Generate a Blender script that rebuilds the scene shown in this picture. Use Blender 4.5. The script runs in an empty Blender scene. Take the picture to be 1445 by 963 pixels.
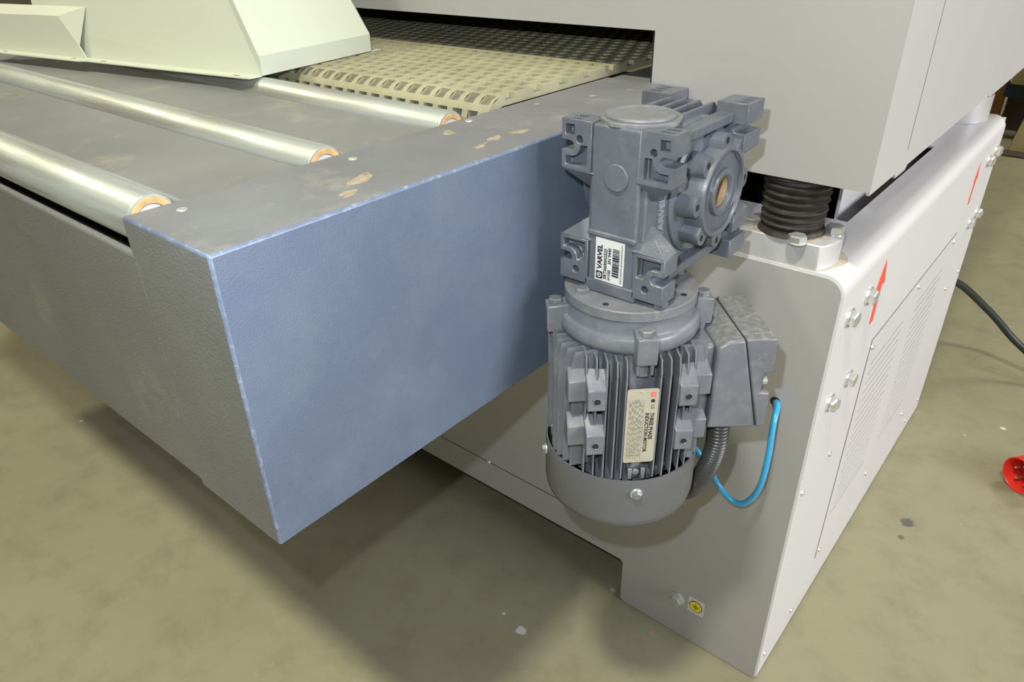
import bpy, bmesh, math, random
from mathutils import Vector, Matrix
random.seed(7)
PI = math.pi
scene = bpy.context.scene
COL = scene.collection

# ------------------------------------------------------------------ camera
CAM = Vector((0.21976768, -0.93895872, 1.25))
ROT = Matrix(((0.76887722, -0.30732046, 0.56069774),
              (0.63905079, 0.39818527, -0.65807491),
              (-0.0210217, 0.86429313, 0.50254897)))
cd = bpy.data.cameras.new('camera')
cam = bpy.data.objects.new('camera', cd)
COL.objects.link(cam)
cam.matrix_world = Matrix.Translation(CAM) @ ROT.to_4x4()
cd.sensor_width = 36.0
cd.lens = 36.0 * 1025.46 / 1445.0
cd.clip_start = 0.02
scene.camera = cam

# ------------------------------------------------------------------ world, lights, exposure
world = bpy.data.worlds.new('hall_ambient')
world.use_nodes = True
scene.world = world
bg = world.node_tree.nodes['Background']
bg.inputs['Color'].default_value = (1.0, 0.94, 0.76, 1)
bg.inputs['Strength'].default_value = 0.21

def area_light(name, loc, target, size, size_y, power, color):
    ld = bpy.data.lights.new(name, 'AREA')
    ld.shape = 'RECTANGLE'; ld.size = size; ld.size_y = size_y
    ld.energy = power; ld.color = color
    o = bpy.data.objects.new(name, ld); COL.objects.link(o)
    o.location = loc
    o.rotation_euler = (Vector(target) - Vector(loc)).to_track_quat('-Z', 'Y').to_euler()
    return o
# hall lamps hanging under the roof, and an added large soft light for the unseen right side
area_light('hall_lamp', (0.36, -2.25, 5.2), (0.1, -1.2, 0), 0.4, 0.3, 190, (1.0, 0.95, 0.78))
area_light('hall_lamp', (-3.2, -2.25, 5.2), (-2.4, -1.2, 0), 0.4, 0.3, 115, (1.0, 0.94, 0.68))
area_light('hall_lamp', (1.0, 4.2, 5.2), (1.0, 3.6, 0), 1.6, 1.2, 130, (1.0, 0.94, 0.74))
area_light('unseen_side_light', (7.5, 0.3, 3.1), (0.0, 0.1, 0.7), 4.0, 2.6, 560, (0.95, 0.95, 1.0))
# the flash of the photographer's camera, a few centimetres above the lens
fl = bpy.data.lights.new('camera_flash', 'POINT')
fl.energy = 24; fl.shadow_soft_size = 0.008; fl.color = (0.88, 0.95, 1.0)
flo = bpy.data.objects.new('camera_flash', fl); COL.objects.link(flo)
flo.location = (0.172, -0.958, 1.33)

vs = scene.view_settings
vs.view_transform = 'Standard'; vs.look = 'None'; vs.gamma = 1.0
vs.use_curve_mapping = False
vs.exposure = 0.0

# ------------------------------------------------------------------ materials
def new_mat(name):
    m = bpy.data.materials.new(name); m.use_nodes = True
    nt = m.node_tree
    return m, nt, nt.nodes['Principled BSDF']
def N(nt, t, **kw):
    n = nt.nodes.new(t)
    for k, v in kw.items():
        if k in n.inputs.keys(): n.inputs[k].default_value = v
        else: setattr(n, k, v)
    return n
def coords(nt):
    return N(nt, 'ShaderNodeTexCoord').outputs['Object']
def mix(nt, fac, a, b):
    n = N(nt, 'ShaderNodeMix', data_type='RGBA')
    for s, v in ((n.inputs[0], fac), (n.inputs[6], a), (n.inputs[7], b)):
        if isinstance(v, bpy.types.NodeSocket): nt.links.new(v, s)
        elif isinstance(v, (int, float)): s.default_value = v
        else: s.default_value = (*v, 1)
    return n.outputs[2]
def noise(nt, vec, scale, detail=4, rough=0.55):
    n = N(nt, 'ShaderNodeTexNoise', Scale=scale, Detail=detail, Roughness=rough)
    nt.links.new(vec, n.inputs['Vector']); return n.outputs['Fac']
def ramp(nt, fac, lo, hi):
    n = N(nt, 'ShaderNodeMapRange'); n.inputs['From Min'].default_value = lo; n.inputs['From Max'].default_value = hi
    nt.links.new(fac, n.inputs['Value']); return n.outputs['Result']
def bump(nt, b, h, strength, dist):
    n = N(nt, 'ShaderNodeBump', Strength=strength, Distance=dist)
    nt.links.new(h, n.inputs['Height']); nt.links.new(n.outputs['Normal'], b.inputs['Normal'])
def paint(name, col, rough=0.5, metal=0.0, var=0.12, scale=9.0, dust=None, dust_lo=0.5, dust_hi=0.75,
          bump_scale=None, bump_dist=0.0006, spec=0.5, bump_strength=0.5):
    m, nt, b = new_mat(name)
    v = coords(nt)
    f = noise(nt, v, scale)
    c2 = tuple(max(0, c * (1 - var * 2)) for c in col); c3 = tuple(min(1, c * (1 + var)) for c in col)
    c = mix(nt, ramp(nt, f, 0.3, 0.7), c2, c3)
    if dust:
        d = ramp(nt, noise(nt, v, scale * 2.3, 8, 0.7), dust_lo, dust_hi)
        c = mix(nt, d, c, dust)
    nt.links.new(c, b.inputs['Base Color'])
    b.inputs['Roughness'].default_value = rough
    b.inputs['Metallic'].default_value = metal
    b.inputs['Specular IOR Level'].default_value = spec
    if bump_scale:
        bump(nt, b, noise(nt, v, bump_scale, 2), bump_strength, bump_dist)
    return m

M = {}
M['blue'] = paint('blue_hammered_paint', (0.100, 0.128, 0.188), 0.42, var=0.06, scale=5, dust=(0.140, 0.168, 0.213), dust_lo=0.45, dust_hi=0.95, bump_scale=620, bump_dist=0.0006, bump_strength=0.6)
M['blue_lit_dusty'] = paint('blue_paint_top_light_and_dust', (0.178, 0.185, 0.198), 0.5, var=0.10, scale=6, dust=(0.34, 0.32, 0.26), dust_lo=0.55, dust_hi=0.9, bump_scale=330, bump_dist=0.0008)  # top-face copy of the blue: its light greyed into the colour, plus dust
M['blue_front'] = paint('blue_paint_front_light_and_dust', (0.150, 0.155, 0.150), 0.5, var=0.10, scale=3.5, dust=(0.24, 0.235, 0.19), dust_lo=0.58, dust_hi=0.8, bump_scale=520, bump_dist=0.0010, bump_strength=0.8)  # front-face copy of the blue: greyer light there put into colour, with dust
M['worn_edge_glint'] = paint('blue_paint_edge_wear_and_glint', (0.13, 0.165, 0.245), 0.35, var=0.1, scale=60, dust=(0.30, 0.33, 0.38), dust_lo=0.52, dust_hi=0.75)  # chipped wear on the bevel, with the edge highlight put into the colour
M['deck'] = paint('dusty_grey_deck', (0.185, 0.192, 0.187), 0.5, var=0.10, scale=5, dust=(0.34, 0.31, 0.23), dust_lo=0.55, dust_hi=0.85, bump_scale=300, bump_dist=0.0003)
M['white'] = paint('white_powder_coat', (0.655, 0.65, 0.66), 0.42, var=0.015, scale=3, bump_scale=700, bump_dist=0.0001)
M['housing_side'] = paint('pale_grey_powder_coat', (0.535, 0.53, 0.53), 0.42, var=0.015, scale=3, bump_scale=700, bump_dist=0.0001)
M['grey_front'] = paint('shade_toned_powder_coat', (0.375, 0.372, 0.365), 0.45, var=0.015, scale=3, bump_scale=700, bump_dist=0.0001)  # darker copy of the white coat, weaker front light put into the colour
M['cream'] = paint('cream_powder_coat', (0.55, 0.585, 0.475), 0.38, var=0.015, scale=3)
M['cast'] = paint('grey_blue_cast_paint', (0.105, 0.117, 0.140), 0.34, var=0.08, scale=25, dust=(0.17, 0.175, 0.18), dust_lo=0.5, dust_hi=0.9, bump_scale=400, bump_dist=0.0003)
M['cast_dusty'] = paint('grey_cast_paint_with_dust', (0.155, 0.162, 0.178), 0.45, var=0.08, scale=25, dust=(0.24, 0.235, 0.215), dust_lo=0.48, dust_hi=0.8, bump_scale=400, bump_dist=0.0003)
M['box_top'] = paint('grey_paint_under_settled_dust', (0.15, 0.155, 0.16), 0.6, var=0.06, scale=60, dust=(0.27, 0.27, 0.25), dust_lo=0.45, dust_hi=0.7)
M['cast_motor'] = paint('grey_motor_paint', (0.140, 0.150, 0.172), 0.34, var=0.08, scale=25, dust=(0.22, 0.22, 0.215), dust_lo=0.5, dust_hi=0.9)
M['cast_letter'] = paint('worn_raised_lettering', (0.26, 0.27, 0.28), 0.4)
M['cover'] = paint('grey_fan_cover_paint', (0.112, 0.116, 0.124), 0.40, var=0.05, scale=14, dust=(0.3, 0.285, 0.24), dust_lo=0.68, dust_hi=0.85)
M['zinc'] = paint('zinc_plated_steel', (0.64, 0.66, 0.64), 0.28, metal=0.65, var=0.1, scale=60)
M['bolt_dull'] = paint('painted_bolt_steel', (0.25, 0.265, 0.28), 0.36, metal=0.5, var=0.12, scale=60)
M['alu'] = paint('cast_aluminium', (0.66, 0.66, 0.67), 0.38, metal=0.35, var=0.05, scale=20)
M['rubber'] = paint('black_rubber', (0.030, 0.028, 0.024), 0.6, var=0.2, scale=20, dust=(0.10, 0.085, 0.06), dust_lo=0.5, dust_hi=0.8)
M['conduit'] = paint('black_conduit_plastic', (0.05, 0.05, 0.048), 0.35, var=0.1)
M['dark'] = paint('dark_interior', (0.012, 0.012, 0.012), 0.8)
M['seam'] = paint('dark_panel_gap', (0.10, 0.085, 0.07), 0.8)
M['belt_pocket'] = paint('grey_belt_pocket', (0.20, 0.19, 0.155), 0.8, var=0.15, scale=20)
M['belt'] = paint('tan_dusty_belt', (0.345, 0.33, 0.215), 0.75, var=0.10, scale=10, dust=(0.42, 0.395, 0.255), dust_lo=0.5, dust_hi=0.75)
M['rust'] = paint('tan_bearing_grease', (0.62, 0.40, 0.18), 0.55, var=0.2, scale=90)
M['rust_stain'] = paint('rust_stain', (0.46, 0.33, 0.19), 0.7, var=0.15, scale=40)
M['stain_pale'] = paint('faint_rust_stain', (0.60, 0.54, 0.44), 0.5, var=0.12, scale=40)
M['stain_mid'] = paint('brown_rust_stain', (0.47, 0.37, 0.27), 0.6, var=0.2, scale=60, dust=(0.55, 0.5, 0.43), dust_lo=0.45, dust_hi=0.6)
M['red'] = paint('red_sticker', (0.85, 0.10, 0.06), 0.4, var=0.02)
M['redplug'] = paint('red_plastic', (0.75, 0.035, 0.022), 0.35, var=0.05)
M['redplug_in'] = paint('dark_red_plastic', (0.34, 0.012, 0.018), 0.45, var=0.05)
M['brass'] = paint('brass', (0.75, 0.62, 0.28), 0.25, metal=0.9, var=0.05)
M['cablek'] = paint('black_green_cable', (0.018, 0.028, 0.022), 0.42, var=0.1)
M['hose'] = paint('blue_hose', (0.05, 0.36, 0.66), 0.25, var=0.05)
M['labelw'] = paint('white_label', (0.60, 0.60, 0.59), 0.4, var=0.02)
M['ink'] = paint('black_ink', (0.02, 0.02, 0.025), 0.5)
M['grey_ink'] = paint('grey_ink', (0.22, 0.21, 0.18), 0.5)
M['plate'] = paint('bare_metal_plate', (0.47, 0.45, 0.36), 0.38, metal=0.3, var=0.05, scale=40)
M['yellow'] = paint('yellow_label', (0.85, 0.68, 0.02), 0.4, var=0.02)
M['timber'] = paint('pale_timber', (0.42, 0.36, 0.16), 0.7, var=0.12, scale=8)
M['orange'] = paint('orange_timber', (0.42, 0.19, 0.06), 0.6, var=0.1, scale=8)
M['navy'] = paint('navy_steel', (0.02, 0.035, 0.07), 0.5)
M['darkwood'] = paint('dark_timber', (0.07, 0.05, 0.03), 0.8)
M['chip'] = paint('bare_primer_spot', (0.35, 0.305, 0.22), 0.6, var=0.2, scale=120)

# chrome roller steel: bright zinc with lengthwise wear streaks
m, nt, b = new_mat('worn_zinc_roller'); v = coords(nt)
mp = N(nt, 'ShaderNodeMapping'); mp.inputs['Scale'].default_value = (1.2, 26, 26); nt.links.new(v, mp.inputs['Vector'])
f = noise(nt, mp.outputs[0], 3.0, 5)
c = mix(nt, ramp(nt, f, 0.40, 0.64), (0.46, 0.50, 0.47), (0.29, 0.29, 0.25))
c = mix(nt, ramp(nt, noise(nt, v, 9, 6), 0.60, 0.72), c, (0.46, 0.36, 0.22))
nt.links.new(c, b.inputs['Base Color']); b.inputs['Metallic'].default_value = 0.6
nt.links.new(ramp(nt, f, -0.5, 1.5), b.inputs['Roughness'])
M['roller'] = m

# concrete floor
m, nt, b = new_mat('worn_concrete'); v = coords(nt)
a = noise(nt, v, 1.6, 6, 0.6); d = noise(nt, v, 9.0, 8, 0.7); e = noise(nt, v, 55, 6, 0.7)
c = mix(nt, ramp(nt, a, 0.3, 0.7), (0.232, 0.218, 0.138), (0.280, 0.264, 0.174))
c = mix(nt, ramp(nt, d, 0.48, 0.75), c, (0.195, 0.18, 0.112))
c = mix(nt, ramp(nt, e, 0.62, 0.80), c, (0.34, 0.32, 0.225))
vor = N(nt, 'ShaderNodeTexVoronoi', Scale=5.5); nt.links.new(v, vor.inputs['Vector'])
spot = N(nt, 'ShaderNodeMapRange'); spot.inputs['From Min'].default_value = 0.045; spot.inputs['From Max'].default_value = 0.02
nt.links.new(vor.outputs['Distance'], spot.inputs['Value'])
c = mix(nt, spot.outputs[0], c, (0.5, 0.48, 0.4))
for sx, sy, sr, scol in ((-.413, -.1905, .011, (0.5, 0.49, 0.46)), (-.200, -.030, .009, (0.36, 0.24, 0.16)), (.107, .612, .016, (0.10, 0.095, 0.085)),
                         (.11, .553, .008, (0.12, 0.11, 0.09)), (.211, 1.158, .008, (0.55, 0.53, 0.48)), (-.467, -.18, .004, (0.5, 0.48, 0.42))):
    dn = N(nt, 'ShaderNodeVectorMath', operation='DISTANCE'); nt.links.new(v, dn.inputs[0]); dn.inputs[1].default_value = (sx, sy, 0)
    ad = N(nt, 'ShaderNodeMath', operation='MULTIPLY_ADD'); nt.links.new(noise(nt, v, 70, 3), ad.inputs[0]); ad.inputs[1].default_value = sr * 1.6
    nt.links.new(dn.outputs['Value'], ad.inputs[2])
    mr = N(nt, 'ShaderNodeMapRange'); mr.inputs['From Min'].default_value = sr * 1.9; mr.inputs['From Max'].default_value = sr * 1.5
    nt.links.new(ad.outputs[0], mr.inputs['Value'])
    c = mix(nt, mr.outputs[0], c, scol)
nt.links.new(c, b.inputs['Base Color']); b.inputs['Roughness'].default_value = 0.62
bump(nt, b, d, 0.15, 0.002)
M['floor'] = m

# ------------------------------------------------------------------ mesh helpers
class MB:
    def __init__(s): s.v = []; s.f = []; s.m = []
    def add(s, vs, fs, mi=0):
        o = len(s.v); s.v += [tuple(p) for p in vs]
        for q in fs: s.f.append(tuple(i + o for i in q)); s.m.append(mi)
        return s
    def box(s, x0, x1, y0, y1, z0, z1, mi=0):
        vs = [(x, y, z) for z in (z0, z1) for y in (y0, y1) for x in (x0, x1)]
        return s.add(vs, [(0, 2, 3, 1), (4, 5, 7, 6), (0, 1, 5, 4), (2, 6, 7, 3), (0, 4, 6, 2), (1, 3, 7, 5)], mi)
    def prism(s, poly, ax, a0, a1, mi=0):
        # poly: 2-D outline in the other two axes (in x,y,z order), extruded along ax
        def P(p, a):
            q = list(p); q.insert(ax, a); return tuple(q)
        n = len(poly)
        area = sum(poly[i][0] * poly[(i + 1) % n][1] - poly[(i + 1) % n][0] * poly[i][1] for i in range(n))
        flip = (area < 0) ^ (ax == 1)
        if flip: poly = poly[::-1]
        vs = [P(p, a0) for p in poly] + [P(p, a1) for p in poly]
        fs = [tuple(range(n))[::-1], tuple(range(n, 2 * n))]
        for i in range(n):
            j = (i + 1) % n; fs.append((i, j, n + j, n + i))
        return s.add(vs, fs, mi)
    def lathe(s, prof, c, ax=2, seg=48, mi=0, close=True):
        # prof: list of (r, a) along axis ax, centre c (3-D); ordered so that normals face outward when a rises with r>0
        n = len(prof); vs = []; fs = []
        for k in range(seg):
            t = 2 * PI * k / seg; ct, st = math.cos(t), math.sin(t)
            for r, a in prof:
                if ax == 2: vs.append((c[0] + r * ct, c[1] + r * st, c[2] + a))
                elif ax == 0: vs.append((c[0] + a, c[1] + r * ct, c[2] + r * st))
                else: vs.append((c[0] + r * st, c[1] + a, c[2] + r * ct))
        for k in range(seg):
            k2 = (k + 1) % seg
            for i in range(n - 1):
                fs.append((k * n + i, k2 * n + i, k2 * n + i + 1, k * n + i + 1))
        if close:
            if prof[0][0] > 1e-6: fs.append(tuple(k * n for k in range(seg))[::-1])
            if prof[-1][0] > 1e-6: fs.append(tuple(k * n + n - 1 for k in range(seg)))
        return s.add(vs, fs, mi)
    def cyl(s, c, r, h, ax=2, seg=32, mi=0):
        return s.lathe([(r, 0), (r, h)], c, ax, seg, mi)
    def hull(s, pts, mi=0):
        bm = bmesh.new()
        for p in pts: bm.verts.new(p)
        r = bmesh.ops.convex_hull(bm, input=bm.verts[:])
        bm.verts.index_update()
        bmesh.ops.recalc_face_normals(bm, faces=bm.faces[:])
        s.add([tuple(v.co) for v in bm.verts], [tuple(v.index for v in f.verts) for f in bm.faces], mi)
        bm.free(); return s
    def tube(s, path, r, seg=12, mi=0, radii=None, cap=True):
        path = [Vector(p) for p in path]; n = len(path)
        up = Vector((0.31, 0.53, 0.79)); vs = []; fs = []
        t0 = (path[1] - path[0]).normalized(); u = t0.cross(up).normalized()
        for i, p in enumerate(path):
            t = (path[min(i + 1, n - 1)] - path[max(i - 1, 0)]).normalized()
            u = (u - t * u.dot(t)).normalized(); w = t.cross(u)
            rr = radii[i] if radii else r
            for k in range(seg):
                a = 2 * PI * k / seg
                vs.append(p + (u * math.cos(a) + w * math.sin(a)) * rr)
        for i in range(n - 1):
            for k in range(seg):
                k2 = (k + 1) % seg
                fs.append((i * seg + k, i * seg + k2, (i + 1) * seg + k2, (i + 1) * seg + k))
        if cap:
            fs.append(tuple(range(seg))[::-1]); fs.append(tuple((n - 1) * seg + k for k in range(seg)))
        return s.add(vs, fs, mi)
    def mesh(s, name, mats):
        me = bpy.data.meshes.new(name); me.from_pydata(s.v, [], s.f)
        for mm in (mats if isinstance(mats, (list, tuple)) else [mats]): me.materials.append(M[mm])
        for p, mi in zip(me.polygons, s.m): p.material_index = mi
        me.update(); return me
    def build(s, name, mats, parent=None, bevel=0.0, smooth=True, seg=2, angle=35):
        return link(name, s.mesh(name, mats), parent, bevel, smooth, seg, angle)

def shade(me, angle=35):
    bm = bmesh.new(); bm.from_mesh(me)
    lim = math.radians(angle)
    for f in bm.faces: f.smooth = True
    for e in bm.edges:
        e.smooth = len(e.link_faces) == 2 and e.calc_face_angle(0) < lim
    bm.to_mesh(me); bm.free()
def link(name, me, parent=None, bevel=0.0, smooth=True, seg=2, angle=35):
    o = bpy.data.objects.new(name, me); COL.objects.link(o)
    if smooth: shade(me, angle)
    if parent: o.parent = parent
    if bevel:
        md = o.modifiers.new('bevel', 'BEVEL'); md.width = bevel; md.segments = seg
        md.limit_method = 'ANGLE'; md.angle_limit = math.radians(40); md.harden_normals = False
    return o
def cut(mb, cutter, name, mats):
    a = bpy.data.objects.new('tmp_a', mb.mesh(name, mats)); b_ = bpy.data.objects.new('tmp_b', cutter.mesh('tmp_cut', mats))
    COL.objects.link(a); COL.objects.link(b_)
    md = a.modifiers.new('b', 'BOOLEAN'); md.operation = 'DIFFERENCE'; md.object = b_; md.solver = 'EXACT'; md.use_self = True
    dg = bpy.context.evaluated_depsgraph_get(); dg.update()
    me = bpy.data.meshes.new_from_object(a.evaluated_get(dg)); me.name = name
    bpy.data.objects.remove(a); bpy.data.objects.remove(b_)
    return me
def thing(name, label, cat, loc=(0, 0, 0), group=None, rotz=0.0):
    o = bpy.data.objects.new(name, None); COL.objects.link(o)
    o.empty_display_size = 0.05; o.location = loc; o.rotation_euler = (0, 0, rotz)
    tag(o, label, cat, group); return o
def tag(o, label, cat, group=None):
    o['label'] = label; o['category'] = cat
    if group: o['group'] = group
    return o
def put(mesh, name, parent, loc, rot=(0, 0, 0), label=None):
    o = bpy.data.objects.new(name, mesh); COL.objects.link(o)
    o.parent = parent; o.location = loc; o.rotation_euler = rot
    if label: o['label'] = label
    return o
def arc(cx, cy, r, a0, a1, n=8):
    return [(cx + r * math.cos(math.radians(a0 + (a1 - a0) * i / n)), cy + r * math.sin(math.radians(a0 + (a1 - a0) * i / n))) for i in range(n + 1)]
def text_mesh(body, size, extrude=0.0, bold=0.0, mat='ink', align='LEFT', xs=1.0):
    cu = bpy.data.curves.new('txt', 'FONT'); cu.body = body; cu.size = size; cu.extrude = extrude; cu.offset = bold
    cu.align_x = align; cu.align_y = 'CENTER'; cu.space_character = 1.0; cu.resolution_u = 2
    o = bpy.data.objects.new('txt', cu); COL.objects.link(o); o.scale = (xs, 1, 1)
    dg = bpy.context.evaluated_depsgraph_get(); dg.update()
    me = bpy.data.meshes.new_from_object(o.evaluated_get(dg))
    for vv in me.vertices: vv.co.x *= xs
    bpy.data.objects.remove(o)
    me.materials.clear(); me.materials.append(M[mat]); return me
def basis(ex, ey, loc):
    ex = Vector(ex).normalized(); ey = Vector(ey).normalized(); ez = ex.cross(ey)
    return Matrix.Translation(loc) @ Matrix((ex, ey, ez)).transposed().to_4x4()
def smooth_path(pts, n=10):
    P = [Vector(p) for p in pts]; P = [2 * P[0] - P[1]] + P + [2 * P[-1] - P[-2]]; out = []
    for i in range(1, len(P) - 2):
        for k in range(n):
            t = k / n; a, b_, c_, d_ = P[i - 1], P[i], P[i + 1], P[i + 2]
            out.append(0.5 * (2 * b_ + (c_ - a) * t + (2 * a - 5 * b_ + 4 * c_ - d_) * t * t + (3 * b_ - a - 3 * c_ + d_) * t ** 3))
    out.append(P[-2]); return out

# shared hardware: hex head (axis +z from 0), washer, dome screw
def hex_bolt_mesh(name, r, h, mat):
    mb = MB(); pr = [(r * math.cos(PI / 3 * k), r * math.sin(PI / 3 * k)) for k in range(6)]
    mb.prism(pr, 2, 0, h * 0.86)
    vs = [(x, y, h * 0.86) for x, y in pr] + [(x * .82, y * .82, h) for x, y in pr]
    mb.add(vs, [(i, (i + 1) % 6, 6 + (i + 1) % 6, 6 + i) for i in range(6)] + [tuple(range(6, 12))])
    return mb.mesh(name, mat)
def washer_mesh(name, r, h, mat):
    mb = MB(); mb.lathe([(r, 0), (r, h * .7), (r * .94, h)], (0, 0, 0), 2, 24); me = mb.mesh(name, mat); shade(me); return me
def dome_mesh(name, r, mat):
    mb = MB(); mb.lathe([(r, 0), (r, r * .25), (r * .85, r * .55), (r * .5, r * .75), (0.0001, r * .82)], (0, 0, 0), 2, 16)
    me = mb.mesh(name, mat); shade(me, 60); return me
HEX = hex_bolt_mesh('hex_head', 0.0125, 0.0095, 'zinc')
WASH = washer_mesh('washer_disc', 0.0155, 0.003, 'zinc')
DOME = dome_mesh('dome_head', 0.0052, 'zinc')
HEXS = hex_bolt_mesh('hex_head_small', 0.0088, 0.0065, 'bolt_dull')
RX = (0, PI / 2, 0)      # axis towards +X
RY = (PI / 2, 0, 0)      # axis towards -Y

# ------------------------------------------------------------------ floor
fl_mb = MB().add([(-30, -8, 0), (14, -8, 0), (14, 24, 0), (-30, 24, 0)], [(0, 1, 2, 3)])
flo_ = fl_mb.build('floor', 'floor', smooth=False); flo_['kind'] = 'structure'
flo_['label'] = 'olive-grey worn concrete floor of the hall'

# ------------------------------------------------------------------ machine base cabinet
BT = 0.830; BD = 1.117; BL = -2.30
base = thing('base_cabinet', 'white sheet-metal base cabinet with louvred side panel, standing on the floor', 'machine base')
# right side sheet folding into the top rim (profile in XZ), top plates front and back
prof = [(0, 0.006)] + [(0, BT - .028)] + arc(-.028, BT - .028, .028, 0, 90, 8)[1:] + [(-.0705, BT), (-.0705, BT - .004), (-.03, BT - .004)] + \
       [(x, z) for x, z in arc(-.028, BT - .028, .024, 90, 0, 8)] + [(-.004, .006)]
mb = MB(); mb.prism(prof, 1, 0.0025, BD)
mb.box(BL, -.0705, .0025, .215, BT - .004, BT)
mb.box(BL, -.0705, .745, BD, BT - .004, BT)
mb.box(BL, -.004, BD - .004, BD - .0005, .006, BT - .004)
mb.box(BL, BL + .004, .0025, BD - .004, .006, BT - .004)
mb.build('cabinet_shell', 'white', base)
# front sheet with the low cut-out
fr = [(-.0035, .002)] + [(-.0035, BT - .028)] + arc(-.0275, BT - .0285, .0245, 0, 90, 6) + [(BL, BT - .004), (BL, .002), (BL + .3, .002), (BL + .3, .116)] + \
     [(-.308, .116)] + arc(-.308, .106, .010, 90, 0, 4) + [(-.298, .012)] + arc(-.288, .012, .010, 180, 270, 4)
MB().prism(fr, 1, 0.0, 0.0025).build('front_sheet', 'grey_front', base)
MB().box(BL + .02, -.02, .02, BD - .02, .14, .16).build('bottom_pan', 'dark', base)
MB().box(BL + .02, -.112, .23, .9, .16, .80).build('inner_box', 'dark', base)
# lower closing strip seam on the front with its screws
MB().box(-1.6, -.44, -.0007, .0005, .188, .190).build('panel_gap', 'seam', base, smooth=False)
for x in (-.657, -1.05, -1.45):
    put(DOME, 'screw', base, (x, -.0005, .1895), RY)
# louvred side panel
pan = MB(); py0, py1, pz0, pz1 = .252, .855, .112, .624
slots = [(.287, .492), (.588, .792)]
zs = [.5575 - .0205 * i for i in range(18)]
pan.box(.0006, .0009, py0, slots[0][0], pz0, pz1); pan.box(.0006, .0009, slots[0][1], slots[1][0], pz0, pz1); pan.box(.0006, .0009, slots[1][1], py1, pz0, pz1)
for a, b_ in slots:
    pan.box(.0006, .0009, a, b_, zs[0] + .0016, pz1); pan.box(.0006, .0009, a, b_, pz0, zs[-1] - .0016)
panel = pan.build('side_panel', 'white', base, smooth=False)
for a, b_ in slots:
    lm = MB().add([(.0006, a, 0), (.0009, a, 0), (.0009, b_, 0), (.0006, b_, 0), (.0006, a, .0174), (.0009, a, .0170), (.0009, b_, .0170), (.0006, b_, .0174)],
                  [(0, 3, 2, 1), (4, 5, 6, 7), (0, 1, 5, 4), (1, 2, 6, 5), (2, 3, 7, 6), (3, 0, 4, 7)]).mesh('louvre_bar', 'white')
    for i in range(len(zs) - 1):
        put(lm, 'louvre_bar', panel, (0, 0, zs[i + 1] + .0018))
MB().box(.0001, .0006, py0 + .02, py1 - .02, pz0 + .05, pz1 - .05).build('slot_shade_sheet', 'dark', base, smooth=False)  # added black sheet standing in for the shade behind the slots
gap = MB()
gap.box(.0002, .0007, py0 - .0022, py0, pz0, pz1 + .0016); gap.box(.0002, .0007, py0, py1, pz1, pz1 + .0016)
gap.build('panel_edge_gap', 'seam', base, smooth=False)
for y, z in ((.2575, .609), (.551, .609), (.838, .609), (.2625, .128), (.558, .13), (.8425, .136)):
    put(DOME, 'screw', base, (.0009, y, z), RX)
for y, z in ((.0206, .45), (.0225, .054), (.1446, .45), (.152, .05), (.945, .451), (1.0775, .449), (.95, .0525), (1.0755, .053)):
    put(DOME, 'screw', base, (0, y, z), RX)
for y, z in ((.054, .753), (.14, .753), (.0575, .605), (.1405, .606), (.998, .753), (1.075, .758), (1.003, .602), (1.07, .608)):
    w = put(WASH, 'washer', base, (0, y, z), RX)
    h = put(HEX, 'hex_bolt', base, (.003, y, z), (0, PI / 2, 0)); h.rotation_euler = (random.random() * .6, PI / 2, 0)
# red arrow stickers
def arrow(y, z, s, nm):
    P = [(0, .0), (.036, -.046), (.0175, -.049), (.0345, -.108), (.0125, -.111), (.0065, -.075), (-.010, -.037)]
    P = [(.0, .0), (.024, -.047), (.009, -.047), (.009, -.110), (-.009, -.110), (-.009, -.047), (-.024, -.047)]
    return MB().prism([(y + p[0] * s, z + p[1] * s) for p in P], 0, .0001, .0008).build('arrow_sticker', 'red', base, smooth=False)
arrow(.203, .790, 1.0, 'a')['label'] = 'red arrow sticker pointing up'
arrow(.890, .775, .85, 'b')['label'] = 'red arrow sticker pointing up'
# earth bolt and earth sticker on the front sheet
put(WASH, 'washer', base, (-.1724, 0, .0975), RY); put(HEX, 'hex_bolt', base, (-.1724, -.003, .0975), RY)
st = MB().box(-.1497, -.1172, -.0008, -.0001, .083, .121).build('earth_sticker', 'labelw', base, smooth=False)
st['label'] = 'small white earth sticker with yellow disc'
e1 = MB().cyl((-.1335, -.00085, .1025), .0135, -.0004, 1, 32).build('ring', 'ink', st, smooth=False)
MB().cyl((-.1335, -.0013, .1025), .0120, -.0003, 1, 32).build('disc', 'yellow', st, smooth=False)
g = MB(); g.box(-.1341, -.1329, -.0021, -.0017, .1035, .1095); g.box(-.1395, -.1275, -.0021, -.0017, .1022, .1036)
g.box(-.1375, -.1295, -.0021, -.0017, .0988, .1000); g.box(-.1355, -.1315, -.0021, -.0017, .0955, .0967)
g.build('earth_symbol', 'ink', st, smooth=False)

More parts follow.
